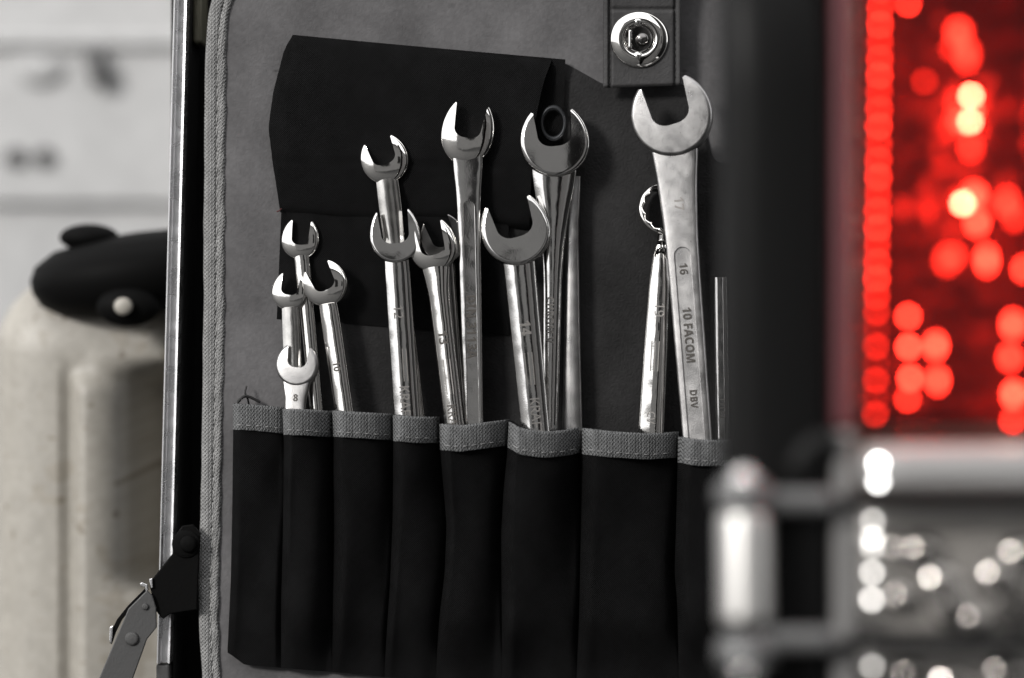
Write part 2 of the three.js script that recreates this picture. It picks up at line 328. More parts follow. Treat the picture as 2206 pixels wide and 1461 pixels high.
// ---------------------------------------------------------------- the tool panel with pockets, flap and strap
const panel = thing('tool_organiser', 'grey tool organiser panel with tape binding, black pockets, flap and strap', 'tool organiser', null, new THREE.Vector3(0, 0, 0));
const tapeL = [[-40, 470], [0, 453], [50, 447], [150, 441], [300, 440], [700, 438], [1000, 434], [1140, 430], [1250, 426], [1350, 428], [1461, 436], [1640, 448]];
const tapeR = [[-40, 516], [0, 502], [50, 490], [100, 487], [300, 486], [700, 484], [1000, 478], [1200, 474], [1300, 471], [1461, 475], [1640, 486]];
{
  const top = -80, bot = 1640, right = 1700;
  const sheetZ = (px, py) => 0.0012 * (N4(px / 1900, py / 1700) - 0.5) + 0.0009 * (N8(px / 1900 + 0.2, py / 1700) - 0.5);
  part('backing_sheet', grid(90, 120, (u, v) => {
    const py = lerp(top, bot, v), l = py < -10 ? 470 + 70 * Math.pow(clamp((-10 - py) / 70), 2) : soft(tapeL, py) + 22;
    const px = lerp(l, right, u); return P(px, py, sheetZ(px, py));
  }), M.sheet, panel);
  // binding: a folded tape stitched down along its inner third
  const prof = [[0, -0.004], [0, -0.0006], [0.03, 0.0007], [0.1, 0.0016], [0.3, 0.0019], [0.48, 0.0016], [0.56, 0.0011], [0.59, 0.0007], [0.63, 0.0013], [0.75, 0.0018], [0.88, 0.0017], [0.96, 0.001], [1, 0.0001]];
  const path = [];
  for (let y = 1640; y >= -20; y -= 2) path.push([soft(tapeL, y, 30), y, soft(tapeR, y, 30), y]);
  for (const q of [[466, -42, 512, -20], [482, -66, 524, -34], [505, -84, 538, -44], [535, -95, 556, -50], [580, -100, 590, -53], [1700, -52, 1700, -6]]) path.push(q);
  const n = path.length - 1;
  part('binding_tape', grid(prof.length - 1, n, (u, v) => {
    const i = Math.round(v * n), q = path[i], [a, z] = prof[Math.round(u * (prof.length - 1))], y = q[1];
    const wob = a > 0.7 ? (a - 0.7) * 4 * Math.sin(y / 13 + 4 * N16(y / 1700, 0.9)) + (a - 0.7) * 8 * (N64(y / 1700, 0.3) - 0.5) : a < 0.1 ? 2.5 * (N32(y / 1700, 0.7) - 0.5) : 0;
    const puck = a > 0.5 && a < 0.98 ? 0.00012 * Math.sin(y / 9.5 + 5 * N32(y / 1700, 0.2)) + 0.00022 * Math.sin((y + 26 * a) / 1.45 + 4 * N64(y / 1700, 0.8)) : 0.0002 * (N64(y / 1700, a * 0.2) - 0.5);
    return P(lerp(q[0], q[2], a) + wob, lerp(q[1], q[3], a), z * 1.15 + puck);
  }, (u, v, p) => [(prof[Math.round(u * (prof.length - 1))][0] > 0.58 ? -1 : 1) * 0.3 * (p.y - 0.9) * (prof[Math.round(u * (prof.length - 1))][0] > 0.58 ? 0.5 : 0.0) + p.x, p.y]), M.tape, panel);
  const st = [];
  for (let y = 30; y < 1500; y += 27) {
    const x = lerp(soft(tapeL, y, 30), soft(tapeR, y, 30), 0.59) + 1.6 * (N64(y / 1700, 0.6) - 0.5);
    st.push(tube([P(x, y, 0.0006), P(x + 0.5, y + 5, 0.0016), P(x - 0.5, y + 15, 0.0016), P(x, y + 20, 0.0006)], 0.00022, 8, 5));
  }
  const stm = part('binding_stitching', mergeGeometries(st), M.thread, panel); stm.userData.kind = 'stuff';
  const shadeTop = [[640, 140], [1200, 128], [1240, 148], [1300, 182], [1466, 180], [1490, 190], [1512, 235], [1530, 330], [1545, 350], [1700, 356]];
  part('shade_sheet', grid(160, 60, (u, v) => { const px = lerp(640, 1690, u), py = lerp(soft(shadeTop, px, 8), 1080, v); return P(px, py, 0.001 + 0.0014 * smooth(0, 0.04, v) + 0.0016 * Math.sin(px / 95) * v + 0.0006 * (N16(px / 1700, py / 1700) - 0.5)); }), M.charcoal, panel);  // dark sheet added in place of soft shade on the grey panel
}
// pockets: pleats that stand out on their left and fall away into the fold on their right
const edges = [
  [[860, 501], [930, 502], [1100, 500], [1250, 497], [1400, 490], [1600, 490]],
  [[860, 607], [950, 611], [1150, 609], [1300, 605], [1420, 605], [1600, 606]],
  [[860, 713], [950, 716], [1150, 717], [1300, 715], [1430, 715], [1600, 716]],
  [[860, 845], [950, 846], [1120, 845], [1250, 840], [1350, 833], [1440, 828], [1600, 830]],
  [[860, 943], [970, 946], [1060, 955], [1130, 961], [1230, 957], [1330, 945], [1450, 938], [1600, 938]],
  [[860, 1098], [980, 1091], [1060, 1083], [1150, 1078], [1300, 1080], [1600, 1082]],
  [[860, 1252], [980, 1251], [1150, 1250], [1300, 1247], [1461, 1241], [1600, 1240]],
  [[860, 1461], [1000, 1459], [1150, 1455], [1230, 1452], [1300, 1458], [1461, 1462], [1600, 1464]],
  [[860, 1648], [1000, 1648], [1600, 1650]],
];
const tops = [
  [[0, 869], [0.5, 872], [1, 878]], [[0, 880], [0.5, 882], [1, 886]], [[0, 884], [0.5, 888], [1, 892]], [[0, 893], [0.5, 898], [1, 898]],
  [[0, 912], [0.3, 917], [0.7, 909], [1, 903]], [[0, 904], [0.15, 922], [0.5, 930], [0.8, 926], [1, 917]], [[0, 921], [0.3, 929], [0.7, 934], [1, 929]], [[0, 939], [0.2, 947], [0.6, 948], [1, 942]],
];
const heights = [0.009, 0.0255, 0.023, 0.0255, 0.0275, 0.034, 0.028, 0.034];
const bottomY = (px) => table([[480, 1392], [510, 1412], [535, 1432], [620, 1440], [800, 1455], [1000, 1474], [1650, 1535]], px);
const bulge = (u) => u < 0.16 ? Math.sqrt(Math.max(0, 1 - Math.pow((0.16 - u) / 0.16, 2))) : Math.pow(Math.max(0, Math.cos((u - 0.16) / 0.84 * Math.PI / 2)), 0.5);
function pocketZ(i, u, py) {
  const t = clamp((py - 870) / 580), H = heights[i] * lerp(1, 0.62, smooth(0, 0.8, t)) * (1 - 0.8 * smooth(0.78, 1.02, t));
  const folds = 0.0016 * smooth(0.06, 0.25, u) * (1 - smooth(0.85, 1, u)) * smooth(0.1, 0.3, t) * (Math.sin(4.5 * u + i * 2.1 + 5 * t) + 2.4 * (N8(u * 0.22 + i * 0.13, t * 0.45 + i * 0.07) - 0.5));
  return 0.003 + H * bulge(u) + folds;
}
const trimStitch = [];
for (let i = 0; i < 8; i++) {
  const X = (u, py) => lerp(soft(edges[i], py), soft(edges[i + 1], py) + 3, u), T = (u) => soft(tops[i], u, 0.08);
  const uu = (u) => u < 0.5 ? 0.5 * Math.pow(2 * u, 1.6) : 1 - 0.5 * Math.pow(2 - 2 * u, 1.25);
  const pocket = part('pocket', grid(34, 44, (u0, v) => { const u = uu(u0), xt = X(u, 900), py = lerp(T(u) + 12, bottomY(xt), v); return P(X(u, py), py, pocketZ(i, u, py)); }), M.black, panel);
  const h = 57, ring = [[h, 0.0001], [h - 1, 0.0011], [h * 0.7, 0.0012], [h * 0.4, 0.0012], [h * 0.12, 0.0012], [3, 0.0009], [0, 0], [3, -0.0012], [h * 0.12, -0.0016], [h * 0.5, -0.0016]];
  part('pocket_trim', grid(30, ring.length - 1, (u0, v) => {
    const u = uu(u0), [dy, off] = ring[Math.round(v * (ring.length - 1))], py = T(u) + dy + (dy > h - 2 ? 1.2 * (N32(u * 0.3 + i * 0.1, 0.4) - 0.5) : 0);
    const p = P(X(u, py), py, pocketZ(i, u, T(u) + 20) + off + 0.0002 * (N32(u * 0.5, dy / 200) - 0.5));
    return p;
  }, (u0, v, p) => [p.x * 1.1, p.y]), M.trim, pocket);
  for (let u = 0.08; u < 0.9; u += 20 / (X(1, 900) - X(0, 900))) {
    const q = [0, 0.33, 0.66, 1].map((k) => { const w = u + k * 11 / (X(1, 900) - X(0, 900)), py = T(w) + h - 11; return P(X(w, py), py, pocketZ(i, w, T(w) + 20) + (k === 0 || k === 1 ? 0.0009 : 0.0015)); });
    trimStitch.push(tube(q, 0.00017, 6, 5));
  }
}
part('trim_stitching', mergeGeometries(trimStitch), M.trimThread, panel).userData.kind = 'stuff';
part('loose_thread', tube([P(536, 872, 0.004), P(533, 858, 0.006), P(528, 848, 0.007), P(531, 832, 0.005)], 0.00045, 12, 5), M.darkThread, panel);
part('loose_thread', tube([P(512, 868, 0.008), P(520, 858, 0.009), P(531, 854, 0.007), P(560, 866, 0.004)], 0.0007, 12, 5), M.darkThread, panel);
{
  const L = [[70, 640], [78, 628], [88, 620], [110, 611], [200, 588], [270, 578], [340, 585], [400, 595], [470, 606]], R = [[120, 1192], [180, 1170], [260, 1153], [400, 1144], [500, 1140]];
  const topY = (u) => lerp(75, 128, u), botY = (u) => lerp(458, 492, u) + 6 * Math.sin(u * 7);
  const rise = (u, v) => 0.0065 * Math.pow(Math.max(0, Math.sin(Math.PI * clamp(v, 0, 1))), 0.38) * (0.35 + 0.65 * Math.sqrt(clamp(u / 0.05))) * (1 + 0.5 * smooth(0.72, 1, u));
  const flap = part('flap', grid(64, 40, (u, v) => {
    const py = lerp(topY(u), botY(u), v), px = lerp(soft(L, py), soft(R, py), u) + 1.5 * (N64(v * 0.6, 0.2) - 0.5) * (1 - smooth(0, 0.1, u));
    const seam = 0.0005 * Math.exp(-Math.pow((px - soft(L, py) - 17) / 3, 2)), crease = 0.0009 * Math.exp(-Math.pow((py - 335 - 0.02 * px) / 4, 2));
    return P(px, py, 0.003 + rise(u, v) - seam - crease + 0.0014 * (N8(u * 0.5, v * 0.3) - 0.5) * smooth(0, 0.2, u) * Math.sin(Math.PI * v));
  }), M.black, panel);
  part('flap_back', grid(30, 20, (u, v) => { const py = lerp(topY(u), botY(u), v), px = lerp(soft(L, py) + 1, 1218 - 12 * v, u); return P(px, py, 0.0029 + 0.012 * smooth(0.95, 1, u) * 0.2); }), M.black, flap);
  part('lower_flap', grid(40, 24, (u, v) => { const py = lerp(450, lerp(688, 722, u), v), px = lerp(lerp(606, 596, v), 1096, u); return P(px, py, 0.0034 + 0.0026 * Math.sin(Math.PI * Math.pow(v, 0.6)) * Math.min(1, 12 * u) + 0.001 * (N8(u, v) - 0.5)); }), M.black, panel);
  part('loose_thread', tube([P(606, 450, 0.005), P(600, 455, 0.007), P(596, 456, 0.007)], 0.0003, 8, 5), std({ color: rgb(0.06, 0.012, 0.012) }), panel);
}
{ // strap with its turn button
  const za = 0.012, x0 = 1299, x1 = 1466, groove = (px) => 0.0017 * (Math.exp(-Math.pow((px - 1314) / 3.2, 2)) + Math.exp(-Math.pow((px - 1455) / 3.2, 2)));
  const ring = [[0, -0.0022], [0, -0.0006], [0.012, 0], [0.05, 0.0004]]; for (let k = 1; k < 80; k++) ring.push([0.05 + 0.9 * k / 80, 0.0005]); ring.push([0.95, 0.0004], [0.988, 0], [1, -0.0006], [1, -0.0022], [0, -0.0022]);
  const strap = part('strap', grid(ring.length - 1, 80, (u, v) => {
    const [a, z] = ring[Math.round(u * (ring.length - 1))], py = lerp(-110, 190 - 6 * a, v), px = lerp(x0 + 3 * smooth(0.5, 0, v), x1, a);
    const fold = 0.0011 * Math.exp(-Math.pow((py - 20) / 3, 2)), end = z > -0.001 ? -0.0012 * smooth(0.985, 1, v) : 0;
    return P(px, py, za + z + end - (z > 0 ? groove(px) + (px > 1316 && px < 1453 ? fold : 0) : 0) + 0.004 * smooth(60, -110, py));
  }), M.leather, panel);
  const ss = []; const stitchAt = (x, y, dx, dy) => ss.push(tube([P(x, y, za - 0.0013), P(x + dx * 0.5, y + dy * 0.5, za - 0.0008), P(x + dx, y + dy, za - 0.0013)], 0.0002, 6, 5));
  for (let y = -80; y < 176; y += 15) { stitchAt(1314, y, 0, 9); stitchAt(1455, y, 0, 9); }
  for (let x = 1322; x < 1448; x += 15) stitchAt(x, 20, 9, 0);
  part('strap_stitching', mergeGeometries(ss), M.darkThread, strap).userData.kind = 'stuff';
  const at = P(1377, 85, za + 0.0005), mm = 0.001;
  const plateGeo = (() => {                               // dished washer with a notched opening
    const a = new Brush(new THREE.LatheGeometry([[0, 0], [13.4, 0], [13.5, 0.7], [13.2, 1.3], [12.4, 1.9], [11.2, 2.45], [9.8, 2.85], [8.4, 2.95], [7.5, 2.7], [7.1, 2.2], [7, 0.6], [0, 0.5]].map(([r, z]) => new THREE.Vector2(r * mm, z * mm)), 72));
    const s = new THREE.Shape(); s.absarc(0, 0, 7.02 * mm, 0, TAU);
    const c1 = new Brush(new THREE.ExtrudeGeometry(s, { depth: 6 * mm, bevelEnabled: false, curveSegments: 36 })); c1.geometry.rotateX(-Math.PI / 2); c1.position.y = -1 * mm; c1.updateMatrixWorld();
    a.updateMatrixWorld();
    const ev = new Evaluator(); ev.useGroups = false;
    const g = ev.evaluate(a, c1, SUBTRACTION).geometry; g.rotateX(Math.PI / 2); g.scale(0.985, 0.97, 1);
    return planarUV(g);
  })();
  const bt = part('turn_button', plateGeo.translate(at.x, at.y, at.z), M.chrome, strap);
  const cup = new THREE.LatheGeometry([[0, 0.4], [5.4, 0.4], [6.6, 1.0], [7.1, 2.0], [6.6, 2.1], [6.2, 1.3]].map(([r, z]) => new THREE.Vector2(r * mm, z * mm)), 40); cup.rotateX(Math.PI / 2); part('button_cup', planarUV(cup.translate(at.x, at.y, at.z)), M.ground, strap);
  const stud = new THREE.LatheGeometry([[0, 5.2], [1.8, 5.0], [2.7, 4.3], [2.6, 3.4], [1.9, 2.6], [1.8, 0.3]].map(([r, z]) => new THREE.Vector2(r * mm, z * mm)), 28); stud.rotateX(Math.PI / 2); part('button_stud', planarUV(stud.translate(at.x + 0.0014, at.y, at.z)), M.ground, strap);
  for (const s of [-1, 1]) { const b = new THREE.SphereGeometry(0.0021, 16, 12); b.scale(1.25, 1.1, 0.7); part('button_tab', planarUV(b.translate(at.x - 0.0006, at.y + s * 0.0079, at.z + 0.0017)), M.polished, strap); }
  const bar = new THREE.CapsuleGeometry(0.0011, 0.0068, 6, 12); part('button_bar', planarUV(bar.translate(at.x - 0.0042, at.y, at.z + 0.0016)), M.polished, strap);
}

// ---------------------------------------------------------------- spanners
const font = await new FontLoader().loadAsync('fonts/droid/droid_sans_bold.typeface.json');
const fontR = await new FontLoader().loadAsync('fonts/droid/droid_sans_regular.typeface.json');
const csg = new Evaluator(); csg.useGroups = false;
const domed = (R, b) => { const p = []; for (let i = 0; i <= 28; i++) { const a = i / 28 * Math.PI / 2; p.push([R * Math.pow(Math.sin(a), 0.9), b * Math.pow(Math.cos(a), 0.8)]); } return p; };
const flat = (R, b, e = 0.84) => { const p = Array.from({ length: 13 }, (_, i) => [R * e * i / 12, b * (1 - 0.1 * (i / 12) ** 2)]); for (let i = 1; i <= 12; i++) { const a = i / 12 * Math.PI / 2; p.push([R * (e + (1 - e) * Math.sin(a)), b * (0.42 + 0.48 * Math.cos(a))]); } p.push([R, 0]); return p; };
function headGeo({ R, b, slot, slotY, long = 1, up = 1.2, dome, edge, flare = 1.1 }) {
  const half = (dome ? domed : flat)(R, b, edge), prof = [...half, ...half.slice(0, -1).reverse().map(([r, z]) => [r, -z])];
  const disc = new THREE.LatheGeometry(prof.reverse().map(([r, z]) => new THREE.Vector2(Math.max(r, 1e-7), z)), 96);
  disc.rotateX(Math.PI / 2);
  for (let i = 0, p = disc.attributes.position, nn = disc.attributes.normal; i < p.count; i++) {   // prongs reach farther up than the round foot
    const e = p.getY(i) > 0 ? up : long, q = new THREE.Vector3(nn.getX(i), nn.getY(i) / e, nn.getZ(i)).normalize();
    p.setY(i, p.getY(i) * e); nn.setXYZ(i, q.x, q.y, q.z);
  }
  const s = new THREE.Shape(), c = slot * 0.72, y = -slotY;   // U with rounded corners at its foot
  const yc = 0.94 * up * Math.sqrt(Math.max(0.05 * R * R, R * R - (slot * flare) ** 2)), fl = slot * flare;
  s.moveTo(-2 * R, R * 2); s.lineTo(-2 * R, yc + 0.06 * R); s.lineTo(-fl - 0.1 * R, yc); s.lineTo(-fl, yc - 0.06 * R);
  s.lineTo(-slot, y + c); s.bezierCurveTo(-slot, y + c * 0.4, -slot + c * 0.5, y, -slot * 0.16, y); s.lineTo(slot * 0.16, y); s.bezierCurveTo(slot - c * 0.5, y, slot, y + c * 0.4, slot, y + c);
  s.lineTo(fl, yc - 0.06 * R); s.lineTo(fl + 0.1 * R, yc); s.lineTo(2 * R, yc + 0.06 * R); s.lineTo(2 * R, R * 2); s.closePath();
  const cut = new THREE.ExtrudeGeometry(s, { depth: 4 * b, bevelEnabled: false, curveSegments: 14 }); cut.translate(0, 0, -2 * b);
  const A = new Brush(disc), B = new Brush(cut); A.updateMatrixWorld(); B.updateMatrixWorld();
  return planarUV(csg.evaluate(A, B, SUBTRACTION).geometry);
}
const sections = {
  facet: (w, t) => chaikin([[-0.46 * w, t], [0.46 * w, t], [0.93 * w, 0.42 * t], [w, 0], [0.93 * w, -0.42 * t], [0.46 * w, -t], [-0.46 * w, -t], [-0.93 * w, -0.42 * t], [-w, 0], [-0.93 * w, 0.42 * t]], 2),
  round: (w, t) => Array.from({ length: 40 }, (_, i) => { const a = i / 40 * TAU + Math.PI / 40, c = Math.cos(a), s = Math.sin(a), e = 2 / 2.5; return [Math.sign(c) * Math.pow(Math.abs(c), e) * w, Math.sign(s) * Math.pow(Math.abs(s), e) * t]; }).reverse(),
  slab: (w, t) => chaikin([[-0.8 * w, t], [0.8 * w, t], [w, 0.72 * t], [w, -0.72 * t], [0.8 * w, -t], [-0.8 * w, -t], [-w, -0.72 * t], [-w, 0.72 * t]], 2),
};
function shankGeo(rows, kind) {                           // rows: [y, half width, half thickness, forward]
  const ys = [], n = 40;
  for (let i = 0; i <= n; i++) ys.push(lerp(rows[0][0], rows[rows.length - 1][0], i / n));
  const col = (c) => rows.map((r) => [r[0], r[c]]), w = (rows[rows.length - 1][0] - rows[0][0]) / 26;
  return loft(ys.map((y) => { const zf = soft(col(3), y, w); return sections[kind](soft(col(1), y, w), soft(col(2), y, w)).map(([x, z]) => [x, y, z + zf]); }));
}
function writing(text, size, mat, parent, x, y, z, { turn = -Math.PI / 2, f = font, stretch = 1 } = {}) {
  const g = new TextGeometry(text, { font: f, size, depth: 0.0004, curveSegments: 4, bevelEnabled: true, bevelThickness: 0.00006, bevelSize: 0.00004, bevelSegments: 2 });
  g.computeBoundingBox(); const b = g.boundingBox; g.translate(-(b.min.x + b.max.x) / 2, -(b.min.y + b.max.y) / 2, -0.0004); g.scale(stretch, 1, 1); g.rotateZ(turn);
  return part('marking', planarUV(g.translate(x, y, z)), mat, parent);
}
/* o: head [px, py], R (px), foot [px, py] where it enters its pocket, zt / zb depth at head and foot, jaw (degrees clockwise from upright as seen), slot half width and foot below the centre in px,
   rows: shank as [py, half width px] from head to foot, thick: half thickness in mm, kind of section, mats */
function spanner(o) {
  const H = P(o.head[0], o.head[1], o.zt), B = P(o.foot[0], o.foot[1], o.zb), dir = H.clone().sub(B).normalize(), ext = o.inside ?? 0.009;
  const t = thing('spanner', o.label, 'spanner', 'spanners standing in the pockets of the organiser', B.clone().addScaledVector(dir, -ext));
  const L = H.distanceTo(B) + ext, x = new THREE.Vector3(1, 0, 0).addScaledVector(dir, -dir.x).normalize();
  t.quaternion.setFromRotationMatrix(new THREE.Matrix4().makeBasis(x, dir, x.clone().cross(dir)));
  if (o.twist) t.rotateY(o.twist);
  const k = K(o.zt), lean = Math.atan2(dir.x, dir.y), yOf = (py) => ext + (L - ext) * (o.foot[1] - py) / (o.foot[1] - o.head[1]);
  const b = (o.headThick ?? o.thick * 1.55) * 0.001, th = o.thick * 0.001;
  if (o.R) {
    const hg = headGeo({ R: o.R * k, b, slot: o.slot * k, slotY: o.slotY * k, long: o.long, up: o.up, dome: o.dome, edge: o.edge, flare: o.flare });
    hg.rotateZ(-(o.jaw * Math.PI / 180 - lean)); if (o.tip) hg.rotateX(o.tip);
    hg.translate(0, L, 0);
    part('jaw', planarUV(hg), o.headMat ?? o.mat, t);
  }
  const rows = o.rows.map(([py, w, tf = 1, zf = 0]) => [yOf(py), w * k, th * tf, zf * 0.001]);
  const last = rows[rows.length - 1]; rows.push([0.006, last[1] * 1.02, last[2], 0], [0, last[1] * 0.8, last[2] * 0.7, 0]);
  rows.sort((p, q) => p[0] - q[0]);
  let sg = shankGeo(rows, o.kind ?? 'facet');
  if (o.channel) {                                        // a sunk panel with a round end along the shank
    const [py, w, depth] = o.channel, y1 = yOf(py), r = w * k, s = new THREE.Shape(); s.moveTo(-r, -0.05); s.lineTo(r, -0.05); s.lineTo(r, y1 - r); s.absarc(0, y1 - r, r, 0, Math.PI, false); s.lineTo(-r, -0.05);
    const cut = new THREE.ExtrudeGeometry(s, { depth: 0.02, bevelEnabled: true, bevelSize: 0.0003, bevelThickness: 0.0003, bevelOffset: -0.0003, bevelSegments: 3, curveSegments: 14 }); cut.translate(o.channelX ? o.channelX * k : 0, 0, th - depth * 0.001);
    const A = new Brush(sg), C = new Brush(planarUV(cut)); A.updateMatrixWorld(); C.updateMatrixWorld();
    sg = planarUV(csg.evaluate(A, C, SUBTRACTION).geometry);
  }
  part('shank', sg, o.mat, t);
  const face = th * 0.992 - (o.channel ? o.channel[2] * 0.001 : 0);
  for (const [text, py, size, style = 'stamp', dx = 0, up, turn, thin] of o.text ?? []) writing(text, size * k, M[style], t, dx * k, yOf(py), (up ? th : face) + 0.00005, { turn: turn ?? -Math.PI / 2, f: thin ? fontR : font });
  for (const [py0, py1, xs] of o.lines ?? []) {           // long stamped lines
    part('marking', mergeGeometries(xs.map((dx) => { const g = new THREE.BoxGeometry(0.00045, yOf(py0) - yOf(py1), 0.0004); g.translate(dx * k, (yOf(py0) + yOf(py1)) / 2, face - 0.0001); return planarUV(g); })), M.greyStamp, t);
  }
  return t;
}

// left pocket pair
spanner({ label: 'smallest chrome spanner, topmost of the four at the left', up: 1.28, head: [647, 518], foot: [682, 885], R: 41, twist: -0.05, zt: 0.007, zb: 0.01, jaw: 5, slot: 18, slotY: 10, dome: true, thick: 1.6, headThick: 2.3, mat: M.chrome, kind: 'round', rows: [[550, 17], [590, 17], [640, 16], [760, 15], [885, 14]] });
spanner({ label: 'small chrome spanner whose jaw opens just above the 8 spanner', up: 1.25, head: [624, 630], foot: [634, 885], R: 39, twist: -0.1, zt: 0.0105, zb: 0.0135, jaw: 9, slot: 18, slotY: 6, dome: true, thick: 1.7, headThick: 2.4, mat: M.chromeWorn, headMat: M.chrome, rows: [[662, 19], [700, 20], [780, 20], [885, 19]] });
spanner({ label: 'short satin spanner stamped 8 at the front of the left pocket', up: 1.08, head: [641, 787], foot: [636, 885], R: 46, twist: -0.1, zt: 0.0165, zb: 0.0188, jaw: 7, slot: 21, slotY: -6 + 12, dome: false, edge: 0.86, thick: 2.2, headThick: 3, mat: M.satin, kind: 'slab', rows: [[815, 31], [840, 27], [858, 22.5], [885, 21.5]], text: [['8', 858, 15, 'stamp', 1, false, 0]] });
spanner({ label: 'chrome spanner stamped 10, leaning right in the third pocket', up: 1.14, head: [701, 612], foot: [742, 888], R: 49, twist: -0.12, zt: 0.0135, zb: 0.017, jaw: -26, slot: 24, slotY: 14, dome: true, thick: 2.1, headThick: 2.9, mat: M.chrome, rows: [[655, 20], [690, 21], [760, 21], [888, 20]], text: [['10', 790, 15, 'stamp', 0]] });
// fourth pocket
spanner({ label: 'bright chrome spanner rising behind the spanner stamped 12', up: 1.15, head: [829, 345], foot: [893, 892], R: 52, twist: 0, zt: 0.0105, zb: 0.0135, jaw: -20, slot: 26, slotY: 10, dome: true, thick: 2.1, headThick: 3, mat: M.chromeWorn, headMat: M.chrome, rows: [[385, 25], [420, 26], [480, 25], [560, 23], [892, 22]] });
spanner({ label: 'grey polished spanner stamped 12 standing upright in the fourth pocket', up: 1.45, tip: -0.1, head: [852, 513], foot: [877, 898], R: 55, twist: 0.03, zt: 0.0165, zb: 0.0195, jaw: -7, slot: 30, slotY: 14, edge: 0.88, thick: 2.6, headThick: 3.4, mat: M.polished, rows: [[555, 27], [590, 28], [700, 28], [898, 28]], text: [['12', 673, 20, 'greyStamp', -4, false, undefined, true], ['KRAFT', 872, 21, 'greyStamp', -2, false, undefined, true]], lines: [[752, 822, [-9, -1, 7]]] });
// fifth pocket
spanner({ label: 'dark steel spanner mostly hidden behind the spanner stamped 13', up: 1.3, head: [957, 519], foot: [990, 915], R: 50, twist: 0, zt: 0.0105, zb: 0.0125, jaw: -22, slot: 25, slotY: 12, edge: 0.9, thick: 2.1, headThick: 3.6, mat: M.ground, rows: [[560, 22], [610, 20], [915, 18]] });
spanner({ label: 'chrome spanner stamped 13 leaning right in the fifth pocket', up: 1.4, head: [934, 535], foot: [979, 918], R: 52, twist: -0.12, zt: 0.018, zb: 0.021, jaw: -14, slot: 27, slotY: 15, dome: true, thick: 2.5, headThick: 3.5, mat: M.chrome, rows: [[570, 32], [600, 27], [635, 23], [700, 22], [918, 21]], text: [['13', 728, 20, 'stamp', 0], ['KRAFT', 908, 19, 'stamp', 0, false, undefined, true]], lines: [[775, 850, [-6, 1, 8]]] });
spanner({ label: 'tall chrome spanner stamped DIN 3113A with grooved shank', up: 1.46, head: [1007, 288], foot: [1021, 912], R: 58, twist: -0.05, zt: 0.0135, zb: 0.0145, jaw: 10, slot: 29, slotY: 10, long: 1.22, dome: true, flare: 1.16, thick: 2.5, headThick: 3.8, mat: M.polished, headMat: M.chrome, kind: 'slab', rows: [[330, 34], [365, 33], [410, 28], [460, 26], [560, 25], [912, 21]], channel: [433, 13, 0.8], text: [['DIN 3113A', 705, 20, 'stamp', 0]] });
// sixth pocket
spanner({ label: 'grey polished spanner stamped 14 in front in the sixth pocket', up: 1.23, tip: -0.1, head: [1112, 500], foot: [1154, 930], R: 74, twist: 0.02, zt: 0.0235, zb: 0.0265, jaw: -17, slot: 40, slotY: 14, edge: 0.87, thick: 3, headThick: 4.2, mat: M.polished, rows: [[555, 35], [590, 34], [680, 33], [930, 31]], text: [['14', 708, 22, 'greyStamp', 0], ['KRAFT', 898, 21, 'greyStamp', 4, false, undefined, true]], lines: [[760, 830, [-8, 0, 8]]] });
spanner({ label: 'large grey spanner with broad tapering neck, behind the spanner stamped 14', up: 1.18, tip: -0.1, head: [1195, 308], foot: [1184, 925], R: 75, twist: 0.04, zt: 0.015, zb: 0.0155, jaw: -6, slot: 37, slotY: 10, edge: 0.86, thick: 2.8, headThick: 4.2, mat: M.polished, kind: 'facet', rows: [[360, 50], [390, 47], [450, 36], [520, 26], [600, 21], [925, 18]], text: [['CHROM V', 690, 16, 'greyStamp', -4]] });
{ // ring spanner behind it: ring up, slim satin shank at its right
  const t = spanner({ label: 'slim ring spanner standing right of the broad necked spanner', head: [1233, 440], foot: [1233, 925], twist: -0.1, zt: 0.01, zb: 0.011, thick: 2.6, mat: M.satin, kind: 'round', rows: [[380, 18, 0.6], [440, 16, 0.9], [490, 14], [700, 17], [925, 22]] });
  const k = K(0.0075), r = new THREE.TorusGeometry(25 * k, 5 * k, 14, 48); r.scale(1, 1.35, 1.4); const p = t.worldToLocal(P(1192, 266, 0.0075)); part('ring', planarUV(r.translate(p.x, p.y, p.z)), std({ color: rgb(0.03, 0.031, 0.033), metalness: 1, roughness: 0.5 }), t);
}
